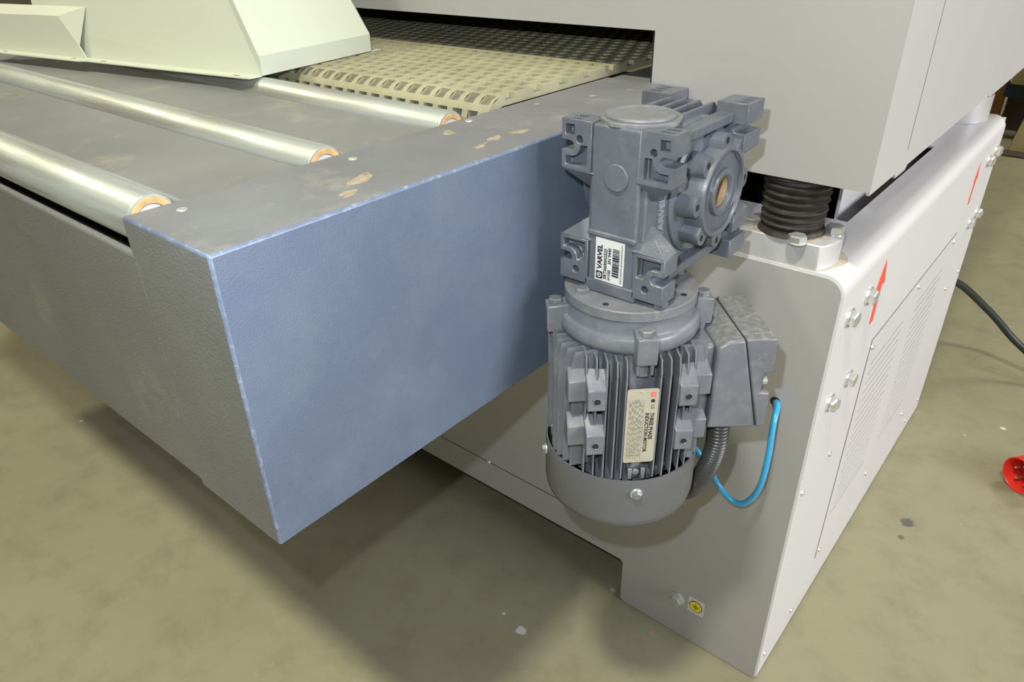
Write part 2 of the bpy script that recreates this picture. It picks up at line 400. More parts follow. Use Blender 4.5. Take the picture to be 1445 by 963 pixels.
# ------------------------------------------------------------------ lifting feet between base and housing
def jack(cy_, label, front):
    t = thing('jack_foot', label, 'jack', (-.1, cy_, BT), 'jack feet between base and housing')
    r = .070
    if front:
        a = math.degrees(math.asin(.041 / r))
        poly = arc(0, 0, r, -a, 180 + a, 40)
    else:
        poly = arc(0, 0, r, 0, 351, 40)
    MB().prism(poly, 2, 0.0, .0365 if front else .058).build('pad', 'alu', t, bevel=.0015)
    prof_ = [(.046, .0365), (.044, .043)]
    z = .043
    for i in range(7):
        prof_ += [(.0375 + .0008 * i, z + .001), (.0415 + .0012 * (i % 3), z + .005), (.0425 + .0006 * i, z + .0075), (.0385, z + .0105)]; z += .0108
    prof_ += [(.036, .1195)]
    MB().lathe(prof_, (0, 0, 0), 2, 48).build('bellows', 'rubber', t)
    if front:
        P_ = [((.053 + .003 * math.sin(3 * q) + .002 * math.sin(7 * q)) * math.cos(q), max(-.0395, (.053 + .003 * math.sin(4 * q)) * math.sin(q))) for q in [2 * PI * k / 60 for k in range(60)]]
        MB().prism(P_, 2, .0360, .0367).build('rust_ring', 'stain_mid', t, smooth=False)
    hx = [(.026, -.046), (.054, .018), (-.050, -.018), (-.02, .056)]
    for x, y in (hx if front else []):
        put(WASH, 'washer', t, (x, y, .0365)).scale = (.85, .85, .6)
        b_ = put(HEX, 'hex_bolt', t, (x, y, .0383)); b_.rotation_euler = (0, 0, random.random())
jack(.045, 'round aluminium jack foot with black rubber bellows, flat front, beside the gearbox', True)
jack(1.035, 'far jack foot at the rear end of the white base cabinet', False)
P = []
for k in range(60):
    t = 2 * PI * k / 60
    P.append((-.1 + (.0745 + .004 * math.sin(2 * t + 1) + .003 * math.sin(5 * t)) * math.cos(t), max(.004, .047 + (.0745 + .003 * math.sin(3 * t)) * math.sin(t))))
MB().prism(P, 2, BT - .001, BT + .0002).build('rust_stain', 'stain_pale', base, smooth=False)

# ------------------------------------------------------------------ upper housing
UB = .949; UT = 2.1; UD = 2.6; OX = -.312; OZ = 1.118; UL = -2.35
hs = thing('machine_housing', 'large light grey upper housing with the dark belt opening', 'machine housing')
fr = [(OX, UB), (.001, UB), (.001, UT), (UL, UT), (UL, OZ), (OX, OZ)]
MB().prism(fr, 1, 0.0, .003).build('front_sheet', 'grey_front', hs)
sd = [(0.003, UB - .004), (.113, UB - .004), (.118, UB - .011), (.166, UB - .011), (.171, UB - .005), (.72, UB - .005), (.73, UB - .011), (UD, UB - .011), (UD, UT), (0.003, UT)]
MB().prism(sd, 0, -.003, .001).build('side_sheet', 'housing_side', hs)
MB().box(.0008, .0012, .150, .1522, UB + .02, UT).build('door_gap', 'seam', hs, smooth=False)
MB().box(UL, -.003, .003, UD, UT - .003, UT).build('top_sheet', 'housing_side', hs)
MB().box(-.30, -.003, .003, UD, UB + .001, UB + .004).build('bottom_sheet', 'grey_front', hs)
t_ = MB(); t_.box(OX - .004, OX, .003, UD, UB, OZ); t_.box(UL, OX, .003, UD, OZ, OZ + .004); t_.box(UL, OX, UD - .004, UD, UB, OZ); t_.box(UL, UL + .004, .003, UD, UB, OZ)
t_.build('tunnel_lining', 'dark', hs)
MB().box(-.104, -.099, .262, 1.0, .72, UB + .001).build('inner_skirt', 'white', hs)
MB().box(UL, OX, -.0005, .012, OZ - .003, OZ).build('opening_lip', 'grey_front', hs)

# ------------------------------------------------------------------ conveyor frame
FT = 1.048; FX = -.252; FI = -.385; FY = -.7144; CL = -2.10
cf = thing('roller_conveyor', 'blue-grey painted roller conveyor body jutting out from the housing', 'conveyor')
sb = MB(); sb.box(FI, FX, FY, -.0015, .764, FT)
sbm = sb.mesh('side_beam', ['blue', 'blue_lit_dusty', 'blue_front', 'worn_edge_glint'])
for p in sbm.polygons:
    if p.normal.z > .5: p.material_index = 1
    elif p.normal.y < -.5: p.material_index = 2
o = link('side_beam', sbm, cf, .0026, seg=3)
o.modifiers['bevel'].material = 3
MB().box(FI, OX - .006, .0, .35, FT - .06, FT - .003).build('side_beam_tail', 'blue_lit_dusty', cf)
pf = [(FY, .774), (FY, 1.0125)] + arc(FY + .004, 1.0125, .004, 180, 70, 6) + [(FY + .0055, 1.015), (FY + .005, 1.010), (FY + .005, .774)]
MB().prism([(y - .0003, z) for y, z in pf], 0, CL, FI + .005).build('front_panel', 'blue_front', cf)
RY_ = (-.688, -.508, -.327); RR = .0228; RZ = 1.0367
for a, b_ in ((RY_[0] + .027, RY_[1] - .027), (RY_[1] + .027, RY_[2] - .027)):
    MB().box(CL, FI - .0005, a, b_, 1.02, 1.0445).build('deck_plate', 'deck', cf, bevel=.004)
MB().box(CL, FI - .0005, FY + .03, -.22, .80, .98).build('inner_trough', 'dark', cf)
mb = MB(); mb.box(CL, CL + .1, FY, -.002, .764, FT); mb.build('far_side_beam', 'blue', cf, bevel=.004)
for x, y in ((-.3594, RY_[0] + .013), (-.3594, RY_[1] + .013), (-.3700, RY_[2] + .013)):
    put(DOME, 'screw', cf, (x, y, FT)).scale = (.9, .9, .35)
random.seed(3)
def chip(x, y, rx, ry, rot):
    P = []
    for k in range(26):
        t = 2 * PI * k / 26; r = 1 + .14 * math.sin(3 * t + x * 99) + .10 * math.sin(5 * t + y * 77) + random.uniform(-.06, .06)
        px, py = rx * r * math.cos(t), ry * r * math.sin(t)
        P.append((x + px * math.cos(rot) - py * math.sin(rot), y + px * math.sin(rot) + py * math.cos(rot)))
    MB().prism(P, 2, FT - .0002, FT + .0001).build('bare_spot', 'chip', cf, smooth=False)
for c_ in ((-.302, -.5333, .008, .019, .35), (-.2794, -.566, .006, .010, .3), (-.352, -.3665, .006, .010, .9), (-.288, -.385, .004, .012, .3),
           (-.2955, -.355, .006, .011, .2), (-.2905, -.3193, .006, .012, -.2), (-.33, -.12, .004, .005, 0), (-.36, -.20, .003, .004, 0), (-.31, -.06, .004, .003, .4)):
    chip(*c_)

# rollers
for i, y in enumerate(RY_):
    rl = thing('conveyor_roller', ['worn zinc roller nearest the camera, along the front panel', 'worn zinc roller in the middle of the three, between the two deck plates',
               'worn zinc roller next to the belt, partly under the cream hood'][i], 'roller', (FI - .002, y, RZ), 'conveyor rollers')
    tb = MB(); tb.lathe([(RR - .003, -.004), (RR - .003, 0), (RR - .001, .0), (RR, -.0015), (RR, CL + .1 - FI + .004)], (0, 0, 0), 0, 64, close=False)
    tb.build('tube', 'roller', rl)
    MB().lathe([(RR - .0025, .0003), (.0145, .0003), (.0135, -.004)], (0, 0, 0), 0, 48, close=False).build('bearing_ring', 'rust', rl)
    MB().lathe([(.0140, -.004), (.0135, .0012), (.0005, .0012)], (0, 0, 0), 0, 32, close=False).build('axle', 'alu', rl)

# ------------------------------------------------------------------ perforated belt
def belt():
    px, py = .0262, .0285; hx, hy = .0083, .0094; dep = .0065
    Rn = .030; yn = -.232; zt = 1.0605
    rows_flat = 26; y_flat0 = yn + .012
    def place(u, h):
        # u: length along the belt (0 at the tangent point), h: height below surface
        if u >= 0: return (yn + u, zt - h)
        a = -u / Rn
        return (yn - (Rn - h) * math.sin(a), zt - Rn + (Rn - h) * math.cos(a))
    mb = MB(); X1 = -.3885; nx = 60
    for r in range(-3, rows_flat):
        off = (r % 2) * .5
        u0, u1 = r * py, (r + 1) * py
        uc = (u0 + u1) / 2
        us = [u0, uc - hy, uc, uc + hy, u1]
        # full strip of cells along X: edges at X1 - k*px
        for k in range(nx):
            xa = X1 - (k + off - .5) * px; xb = xa - px
            xa = min(xa, X1)
            if off == 0 and k == 0: xa = X1
            xc = (X1 - (k + off) * px)
            xs = [xa, min(xc + hx, X1), xc - hx, xb]
            if k == 0 and off == 0: xs = [X1, X1, xc - hx, xb]
            if k == 0 and off: xs = [X1, xc + hx, xc - hx, xb]
            open_edge = (k == 0 and off == 0)
            def V(x, u, h): y, z = place(u, h); return (x, y, z)
            def q(x0, x1, ua, ub, h=0, mi=0):
                if abs(x0 - x1) < 1e-6: return
                mid = (ua + ub) / 2
                for s0, s1 in ((ua, mid), (mid, ub)):
                    mb.add([V(x0, s0, h), V(x0, s1, h), V(x1, s1, h), V(x1, s0, h)], [(0, 1, 2, 3)], mi)
            q(xs[0], xs[3], us[0], us[1]); q(xs[0], xs[3], us[3], us[4])
            q(xs[0], xs[1], us[1], us[3]); q(xs[2], xs[3], us[1], us[3])
            q(xs[1], xs[2], us[1], us[3], dep, 1)
            for ua in (us[1], us[3]):
                mb.add([V(xs[1], ua, 0), V(xs[2], ua, 0), V(xs[2], ua, dep), V(xs[1], ua, dep)], [(0, 1, 2, 3) if ua == us[1] else (3, 2, 1, 0)])
            for x, fl_ in ((xs[1], 0), (xs[2], 1)):
                if open_edge and fl_ == 0: continue
                mb.add([V(x, us[1], 0), V(x, us[3], 0), V(x, us[3], dep), V(x, us[1], dep)], [(3, 2, 1, 0) if fl_ else (0, 1, 2, 3)])
        # side edge of the belt
        def E(u, h): y, z = place(u, h); return (X1, y, z)
        segs = [(us[0], us[1], 0), (us[1], us[3], dep if off == 0 else 0), (us[3], us[4], 0)]
        for ua, ub, h in segs:
            mb.add([E(ua, .013), E(ub, .013), E(ub, h), E(ua, h)], [(0, 1, 2, 3)])
    # underside
    for r in range(-3, rows_flat):
        a, b2 = place(r * py, .013), place((r + 1) * py, .013)
        mb.add([(X1, *a), (X1, *b2), (-1.94, *b2), (-1.94, *a)], [(3, 2, 1, 0)])
    return mb
bo = belt().build('conveyor_belt', ['belt', 'belt_pocket'], smooth=False)
tag(bo, 'tan dusty perforated conveyor belt running into the dark opening', 'conveyor belt')

# ------------------------------------------------------------------ cream hood lying on the rollers
HA = math.radians(9.8)
hood = thing('chute_hood', 'cream sheet-metal chute hood lying loose on the rollers and belt', 'hood', (-.755, -.352, 1.0612), rotz=HA)
# local axes: -x to the left along the front, +y to the back
d = .022
fl2 = MB(); fl2.prism([(-.002, .0), (-.012, -.001), (-.38, 0), (-.395, -.006), (-.668, -.006), (-.668, d), (0, d), (0.0, .012)], 2, 0, .0018)
fl2.prism([(-.9, .268), (.004, .268), (.004, .285), (-.9, .285)], 2, 0, .0018)
fl2.build('flange', 'cream', hood)
h1 = .0275; top = .42; sl = .62; ln = .16
def shell(pts_faces, name, th=.0016):
    me = bpy.data.meshes.new(name); me.from_pydata(pts_faces[0], [], pts_faces[1]); me.materials.append(M['cream']); me.update()
    o = link(name, me, hood, smooth=False)
    md = o.modifiers.new('sheet', 'SOLIDIFY'); md.thickness = th; md.offset = 1
    return o
def FP(x, z): return (x, d + ln * max(z - .02, 0), z)        # point on the leaning main front face
V_ = [FP(0, .001), FP(0, h1), FP(-sl * (top - h1), top), FP(-.62, top), FP(-.50, .02), FP(-.66, .001)]
B_ = [(0, .268, .001), (0, .268, h1), (-sl * (top - h1), .268, top), (-.62, .268, top)]
shell(([V_[0], V_[1], V_[2], V_[3], FP(-.535, .05), FP(-.535, .001)], [(5, 4, 3, 2, 1, 0)]), 'front_face')
shell(([V_[0], V_[1], V_[2], B_[2], B_[1], B_[0]], [(0, 1, 4, 5), (1, 2, 3, 4)]), 'side_face')
shell(([B_[0], B_[1], B_[2], B_[3], (-.535, .268, .001)], [(0, 1, 2, 3, 4)]), 'back_face')
A_ = (-.447, d - .006, .065); Bv = FP(-.390, .079); Cv = (-.412, d - .006, .021)
L0 = (-.66, d - .006, .062); L1 = (-.662, d - .006, .001); Br = FP(-.66, .076)
shell(([A_, Bv, Cv, L0, L1, Br, (-.40, d - .006, .001)], [(0, 2, 1), (0, 3, 4, 6, 2), (0, 1, 5, 3)]), 'side_chute')
for x in (-.035, -.345, -.425, -.63):
    MB().box(x - .006, x + .006, .006, .0085, .0012, .0021).build('slot', 'seam', hood, smooth=False)

# ------------------------------------------------------------------ worm gearbox
gb = thing('worm_gearbox', 'blue-grey cast worm gearbox with hollow shaft, bolted beside the conveyor frame', 'gearbox', (-.1530, -.2951, .8970))
gb.scale = (.949, .949, .949)
GO = Vector((-.173, -.2605, .878))
def gbuild(mb, name, mat, bevel=.0012, me=None, parent=None, seg=2):
    if me is None: me = mb.mesh(name, mat)
    for vv in me.vertices: vv.co -= GO
    return link(name, me, parent or gb, bevel, seg=seg)
gx = -.174; gz = .9765; gy = -.205
# housing
hb = MB()
hb.box(-.204, -.144, -.306, -.22, .886, 1.067)
gbuild(hb, 'worm_housing', ['cast'], .003)
wh = MB(); wh.lathe([(.079, 0), (.083, .004), (.083, .070), (.079, .074)], (-.211, -.186, gz), 0, 56)
wh.box(-.209, -.138, -.30, -.19, .892, 1.060)
gbuild(wh, 'wheel_housing', ['cast'], .002)
gbuild(MB().box(-.2075, -.1405, -.3075, -.22, .8781, .8935), 'housing_collar', ['cast'], .002)
gbuild(MB().box(-.2045, -.1435, -.3085, -.302, .946, .9525), 'housing_ledge', ['cast'], .002)
# front boss
gbuild(MB().cyl((-.1715, -.3045, 1.0150), .0148, -.0042, 1, 40), 'round_boss', ['cast'], .0012)
# feet
def foot(sx, sy, sz):
    # sx: +1 right, sy: -1 front, sz: +1 top
    def X(a): return gx + sx * a            # a: distance from the centre plane
    def Y(a): return gy + sy * a
    def Z(a): return gz + sz * a
    xi, xo = .0295, .0675; zi, zo = .0385, .0915; yo, yi = .1025, (.074 if sy < 0 else .060)
    n0, n1 = .0590, .0690                   # slot range in z offset
    n0, n1 = .0585, .0690
    out = [(xi, zi), (xo, zi), (xo, n0), (.0565, n0)] + [(.0565 + .0052 * math.cos(t), (n0 + n1) / 2 + (n1 - n0) / 2 * math.sin(t)) for t in [math.radians(a) for a in (-120, -150, -180, -210, -240)]] + \
          [(.0565, n1), (xo, n1), (xo, zo), (xi, zo)]
    mb = MB(); mb.prism([(X(a), Z(b)) for a, b in out], 1, min(Y(yi), Y(yo)), max(Y(yi), Y(yo)))
    ct = MB(); y0, y1 = sorted((Y(yo + .004), Y(yo - .012)))
    def cb(a0, a1, b0, b1): ct.box(*sorted((X(a0), X(a1))), y0, y1, *sorted((Z(b0), Z(b1))))
    if sz > 0:
        cb(.051, .0625, .0745, .0860); ct.cyl((X(.0445), y0, Z(.0715)), .0043, y1 - y0, 1, 20)
    else:
        ct.cyl((X(.0455), y0, Z(.0775)), .0043, y1 - y0, 1, 20)
    ct.prism([(X(a), Z(b)) for a, b in [(.0345, .0425), (.0625, .0425), (.0625, .0525), (.053, .0525), (.0475, .055), (.0445, .060), (.043, .0655), (.0345, .0655)]], 1, y0, y1)
    # pockets in the top / bottom face
    z0, z1 = sorted((Z(zo + .004), Z(zo - .009)))
    for ya, yb in ((.092, .098), (.0795, .088), (.067, .076))[:2 if sy < 0 else 3]:
        ct.box(*sorted((X(.047), X(.062))), *sorted((Y(ya), Y(yb))), z0, z1)
    me = cut(mb, ct, 'mounting_foot', ['cast'])
    o = gbuild(None, 'mounting_foot', None, .0009, me, seg=1)
    gs = MB()
    pts = [(X(xi - .004), Y(yo), Z(zi)), (X(xo), Y(yo), Z(zi)), (X(xi - .004), Y(yi), Z(zi)), (X(xo), Y(yi), Z(zi)),
           (X(xi), Y(yo - .022), Z(.0105)), (X(xi - .004), Y(yi), Z(.008)), (X(xi + .004), Y(yi), Z(.0105))]
    gs.hull(pts); gbuild(gs, 'gusset', ['cast'], .0012, parent=None)
for sx in (1, -1):
    for sy in (-1, 1):
        for sz in (1, -1): foot(sx, sy, sz)
# arms joining wheel housing and feet along the top and bottom
for sx in (1, -1):
    for sz in (1, -1):
        xs_ = sorted((gx + sx * .033, gx + sx * .052)); zz = sorted((gz + sz * .070, gz + sz * .0815))
        gbuild(MB().box(*xs_, gy - .06, gy + .07, *zz), 'side_rib', ['cast'], .002)
for x in (-.205, -.187, -.169, -.151):
    r_ = MB(); r_.prism([(-.232, 1.055), (-.232, 1.0655), (-.14, 1.0655), (-.118, 1.045), (-.118, 1.03)], 0, x - .002, x + .002)
    gbuild(r_, 'cooling_rib', ['cast'], .0008)
# bearing cap on top
capm = MB()
P = []
for k in range(72):
    t = 2 * PI * k / 72; r = .0425 + .0035 * max(0, math.cos(4 * t + .6)) ** 2
    P.append((-.173 + r * math.cos(t), -.262 + r * math.sin(t)))
capm.prism(P, 2, 1.066, 1.0705)
capm.lathe([(.0375, 1.0705), (.0365, 1.0735), (.031, 1.0738), (.0295, 1.0725), (.0001, 1.0722)], (-.173, -.262, 0), 2, 56)
gbuild(capm, 'bearing_cap', ['cast_dusty'], .0008)
# output covers (right with bore, left against the frame)
fc = Vector((0, -.183, .979))
def cover(xw, xf, name):
    s = 1 if xf > xw else -1
    mb = MB()
    mb.lathe([(.074, 0), (.074, .006 * s), (.070, .009 * s)][::1] , (xw, fc.y, fc.z), 0, 64)
    mb.lathe([(.066, .008 * s), (.0540, .012 * s), (.0525, (xf - xw) - .004 * s), (.0505, xf - xw), (.0465, xf - xw), (.0455, xf - xw - .006 * s), (.0275, xf - xw - .006 * s),
              (.0262, xf - xw - .0005 * s), (.0205, xf - xw - .0005 * s), (.0175, xf - xw - .004 * s), (.0175, -.03 * s)], (xw, fc.y, fc.z), 0, 64, close=False)
    if s < 0:
        mb.f = [f_[::-1] for f_ in mb.f]
    for k in range(8):
        a = PI / 4 * k + .03
        c_, s_ = math.cos(a), math.sin(a)
        def W(rad, tan, x): return (x, fc.y + rad * c_ - tan * s_, fc.z + rad * s_ + tan * c_)
        hw = .0115
        pts = []
        for x, g_ in ((xw + .004 * s, 1.25), (xf - .003 * s, 1.0)):
            pts += [W(.045, -hw * g_, x), W(.045, hw * g_, x), W(.060, hw * g_, x), W(.060, -hw * g_, x)]
            for t in (-60, -30, 0, 30, 60):
                pts.append(W(.058 + .0085 * math.cos(math.radians(t)), hw * g_ * math.sin(math.radians(t)), x))
        mb.hull(pts)
    o = gbuild(mb, name, ['cast'], .0012)
    return o
cv = cover(-.140, -.1055, 'output_cover')
for k in range(8):
    a = PI / 4 * k + .03
    h_ = MB(); h_.lathe([(.0038, 0), (.0038, .0006), (.0024, .0006), (.0022, -.004)], (-.1088, fc.y + .0585 * math.cos(a), fc.z + .0585 * math.sin(a)), 0, 16, close=False)
    h_.cyl((-.1087, fc.y + .0585 * math.cos(a), fc.z + .0585 * math.sin(a)), .0024, .0004, 0, 14)
    gbuild(h_, 'cover_hole', ['dark'], 0, parent=None)
bs = MB(); bs.lathe([(.0172, -.005), (.0172, -.10)], (-.1055, fc.y, fc.z), 0, 40, close=False); bs.f = [f_[::-1] for f_ in bs.f]
bs.cyl((-.20, fc.y, fc.z), .0172, .002, 0, 40)
gbuild(bs, 'bore', ['rust_stain'], 0)
lc = MB(); lc.cyl((-.2560, fc.y, fc.z), .062, .050, 0, 56); lc.cyl((-.2770, fc.y, fc.z), .030, .024, 0, 40)
gbuild(lc, 'drive_side_cover', ['cast'], .002)
# cast name on the right wall
def wtext(body, size, loc, ex, ey, parent, mat, extrude=0.0, bold=0.0, name='lettering', align='LEFT', off=Vector((0, 0, 0)), xs=1.0):
    me = text_mesh(body, size, extrude, bold, mat, align, xs)
    me.transform(basis(ex, ey, Vector(loc) - off))
    o = bpy.data.objects.new(name, me); COL.objects.link(o); o.parent = parent
    return o
wtext('VARVEL', .0135, (-.1385, -.2665, .9445), (0, 0, 1), (0, -1, 0), gb, 'cast_letter', .0018, .0004, 'cast_lettering', off=GO)
ls = MB(); ls.box(-.1385, -.1372, -.2760, -.2745, .935, 1.01); ls.box(-.1385, -.1372, -.2585, -.2570, .935, 1.01)
gbuild(ls, 'lettering_border', ['cast'], .0003)
# type label
lab = MB().box(-.1930, -.1560, -.3072, -.3064, .8945, .9455)
lo_ = gbuild(lab, 'type_label', ['labelw'], 0); lo_['label'] = 'white type label with black print and barcode'
ly = -.3074
def ltext(body, size, x, z, bold=0.0, mat='ink', xs=1.0):
    return wtext(body, size, (x, ly, z), (0, 0, 1), (-1, 0, 0), lo_, mat, 0, bold, 'print', off=GO, xs=xs)
ltext('VARVEL', .0084, -.1868, .9085, .00040)
ltext('SRT06000GS25', .0058, -.1795, .8975, .00022, xs=1.0)
ltext('i=100', .0054, -.1743, .8975, .0002)
ltext('SN 9440', .0054, -.1743, .9170, .0002)
lg = MB(); lg.box(-.1912, -.1828, ly - .0002, ly, .8968, .9058); gbuild(lg, 'logo', ['ink'], 0, parent=lo_)
lg = MB()
ring = [(-.187 + .0029 * math.cos(math.radians(a)), .9013 + .0029 * math.sin(math.radians(a))) for a in range(-140, 141, 20)]
ring += [(-.187 + .0018 * math.cos(math.radians(a)), .9013 + .0018 * math.sin(math.radians(a))) for a in range(140, -141, -20)]
lg.prism(ring, 1, ly - .0004, ly - .0002); lg.box(-.1905, -.1868, ly - .0004, ly - .0002, .9007, .9019)
gbuild(lg, 'logo_mark', ['labelw'], 0, parent=lo_)
bc = MB(); z = .9035; random.seed(5)
while z < .9365:
    w_ = random.choice((.0008, .0012, .0020)); bc.box(-.1705, -.1618, ly - .0002, ly, z, z + w_); z += w_ + random.choice((.0006, .0010))
gbuild(bc, 'barcode', ['ink'], 0, parent=lo_)
bc = MB(); z = .8975
while z < .9425:
    w_ = random.choice((.0007, .001, .0012)); bc.box(-.1598, -.1580, ly - .0002, ly, z, z + w_); z += w_ + random.choice((.0004, .0006, .0009))
gbuild(bc, 'small_print', ['grey_ink'], 0, parent=lo_)

# ------------------------------------------------------------------ electric motor (local frame turned by -46 degrees)
MX, MY = -.173, -.2605; MA = math.radians(-46)
mo = thing('electric_motor', 'grey finned three-phase motor hanging upright under the gearbox', 'motor', (-.1530, -.2951, .6094), rotz=MA)
mo.scale = (.949, .949, .949)
Z0 = .575
def mbuild(mb, name, mat, bevel=.0012, parent=None, seg=2):
    me = mb.mesh(name, mat)
    for vv in me.vertices: vv.co.z -= Z0
    return link(name, me, parent or mo, bevel, seg=seg)
O3 = (0, 0, 0)
mbuild(MB().lathe([(.076, .64), (.076, .8285)], O3, 2, 72), 'stator_body', ['cast_motor'], 0)
mbuild(MB().lathe([(.079, .8255), (.0825, .8285), (.0838, .833), (.0838, .841), (.0815, .8455), (.0772, .8475), (.0758, .851), (.0758, .8645)], O3, 2, 80), 'end_shield', ['cast_motor'], 0)
fm = MB().lathe([(.0762, .8650), (.0776, .8662), (.0776, .8768), (.0766, .8778), (.0001, .8778)], O3, 2, 80)
mbuild(fm, 'flange', ['cast_dusty'], 0)
def w2l(x, y):
    dx, dy = x - MX, y - MY; c, s = math.cos(MA), math.sin(MA)
    return (dx * c + dy * s, -dx * s + dy * c)
for k in range(4):
    a = math.radians(-118 + 90 * k) - MA
    put(HEXS, 'hex_bolt', mo, (.0635 * math.cos(a), .0635 * math.sin(a), .8778 - Z0))
    a = math.radians(-83 + 90 * k) - MA
    mbuild(MB().cyl((.0655 * math.cos(a), .0655 * math.sin(a), .8776), .0036, .0005, 2, 20), 'flange_hole', ['dark'], 0)
# mid-side clamp bosses with bolts, on four sides
bossm = MB()
bossm.prism([(.070, .8225), (.0985, .8225), (.1000, .8265), (.1000, .8560), (.0740, .8580)], 1, -.0115, .0115)
bossm.box(.074, .093, -.0100, -.0060, .806, .8225); bossm.box(.074, .093, .0060, .0100, .806, .8225); bossm.box(.074, .086, -.006, .006, .800, .8225)
bm_ = bossm.mesh('clamp_boss', 'cast_motor')
for vv in bm_.vertices: vv.co.z -= Z0
shade(bm_)
for k in range(4):
    a = PI / 2 * k
    b_ = put(bm_, 'clamp_boss', mo, (0, 0, 0), (0, 0, a))
    md = b_.modifiers.new('bevel', 'BEVEL'); md.width = .0012; md.segments = 2; md.limit_method = 'ANGLE'
    h_ = put(HEXS, 'hex_bolt', b_, (.0885, 0, .857 - Z0), (0, 0, .3))
# cooling fins on four sides
finm = MB().add([(0, -.0016, .665), (.030, -.0009, .660), (.030, .0009, .660), (0, .0016, .665),
                 (0, -.0016, .826), (.026, -.0009, .8235), (.026, .0009, .8235), (0, .0016, .826),
                 (.030, -.0009, .808), (.030, .0009, .808)],
                [(0, 3, 2, 1), (0, 1, 8, 5, 4), (3, 7, 6, 9, 2), (1, 2, 9, 8), (8, 9, 6, 5), (4, 5, 6, 7), (0, 4, 7, 3)])
fme = finm.mesh('cooling_fin', 'cast_motor')
for vv in fme.vertices: vv.co.z -= Z0
for k in range(4):
    a = PI / 2 * k
    for y in (-.0625, -.052, -.0412, -.0303, -.0195, .0195, .0303, .0412, .052, .0625):
        xo = min(.0935, math.sqrt(.0995 ** 2 - y * y))
        if k == 1 and abs(y) < .05: continue
        x = xo - .030
        put(fme, 'cooling_fin', mo, (x * math.cos(a) - y * math.sin(a), x * math.sin(a) + y * math.cos(a), 0), (0, 0, a))
# foot mounting pads left and right of the nameplate
for s in (-1, 1):
    for zc in (.779, .716):
        pd = MB()
        pd.hull([(x, s * y, z) for x, y, z in ((.06, .0405, zc - .0165), (.0945, .0425, zc - .0165), (.0945, .063, zc - .0165), (.055, .064, zc - .0165),
                                               (.0945, .0425, zc + .0105), (.0945, .063, zc + .0105), (.074, .0405, zc + .0285), (.070, .064, zc + .0285))])
        pd.hull([(x, s * y, z) for x, y, z in ((.045, .058, zc - .0125), (.0790, .060, zc - .0125), (.0790, .0835, zc - .0125), (.040, .0835, zc - .0125),
                                               (.0790, .060, zc + .0145), (.0790, .0835, zc + .0145), (.066, .0595, zc + .0245), (.058, .0825, zc + .0245))])
        o = mbuild(pd, 'mounting_pad', ['cast_motor'], .0012)
        hl = MB().cyl((.0943, s * .0525, zc - .003), .0040, .0006, 0, 20)
        mbuild(hl, 'hole', ['dark'], 0, parent=o)
        hl = MB().lathe([(.0040, 0), (.0050, .0009), (.0040, .0012)], (.0943, s * .0525, zc - .003), 0, 20, close=False)
        mbuild(hl, 'rim', ['bolt_dull'], 0, parent=o)
# the mirrored pads on the -y side (only edges show)
# clip below the nameplate
cl = MB(); cl.box(.070, .092, -.0105, -.0055, .656, .672); cl.box(.070, .092, .0055, .0105, .656, .672); cl.box(.070, .084, -.0055, .0055, .652, .676); cl.cyl((.084, 0, .664), .0045, .005, 0, 16)
mbuild(cl, 'cover_clip', ['bolt_dull'], .0008)
cl = MB(); cl.box(-.0105, -.0055, -.092, -.070, .656, .672); cl.box(.0055, .0105, -.092, -.070, .656, .672); cl.box(-.0055, .0055, -.084, -.070, .652, .676)
mbuild(cl, 'cover_clip', ['bolt_dull'], .0008)
# nameplate
np_pts = []
w2, z0, z1, rc = .0182, .6845, .7895, .003
for cx_, cz_, a0 in ((w2 - rc, z1 - rc, 0), (-w2 + rc, z1 - rc, 90), (-w2 + rc, z0 + rc, 180), (w2 - rc, z0 + rc, 270)):
    np_pts += arc(cx_, cz_, rc, a0, a0 + 90, 4)
npl = mbuild(MB().prism(np_pts, 0, .0932, .0942), 'nameplate', ['plate'], 0); npl['label'] = 'bare metal nameplate with black lettering'
nm_off = Vector((0, 0, Z0)); nxp = .0944
def ntext(body, size, y, z, mat='ink', bold=0.0, xs=1.0):
    return wtext(body, size, (nxp, y, z), (0, 0, -1), (0, 1, 0), npl, mat, 0, bold, 'print', off=nm_off, xs=xs)
ntext('THREE PHASE', .0062, .0118, .7565, bold=.00022, xs=1.02)
ntext('INDUCTION MOTOR', .0062, .0062, .7565, bold=.00022, xs=.96)
ntext('CE', .0055, .0118, .7680)
lg = MB(); lg.cyl((nxp - .0001, .0118, .7730), .0024, .0002, 0, 20); mbuild(lg, 'mark', ['ink'], 0, parent=npl)
lg = MB(); lg.box(nxp - .0001, nxp + .0001, .0090, .0148, .7790, .7848); mbuild(lg, 'logo', ['red'], 0, parent=npl)
lg = MB(); lg.box(nxp + .0001, nxp + .0002, .0105, .0113, .7800, .7838); lg.box(nxp + .0001, nxp + .0002, .0125, .0133, .7800, .7838); mbuild(lg, 'logo_mark', ['plate'], 0, parent=npl)
ln_ = MB()
for i in range(7): ln_.box(nxp - .0001, nxp + .0001, -.0150 + .0028 * i, -.0148 + .0028 * i, .690, .775)
random.seed(11)
for i in range(6):
    z = .694
    while z < .772:
        L = random.uniform(.002, .006); ln_.box(nxp - .0001, nxp + .0001, -.0141 + .0028 * i, -.0131 + .0028 * i, z, z + L); z += L + random.uniform(.0015, .006)
mbuild(ln_, 'table_print', ['grey_ink'], 0, parent=npl)
rv = MB(); rv.lathe([(.0016, 0), (.0012, .0008), (.0001, .001)], (.0942, -.002, .7855), 0, 12); rv.lathe([(.0016, 0), (.0012, .0008), (.0001, .001)], (.0942, -.001, .6885), 0, 12)
mbuild(rv, 'rivet', ['zinc'], 0, parent=npl)
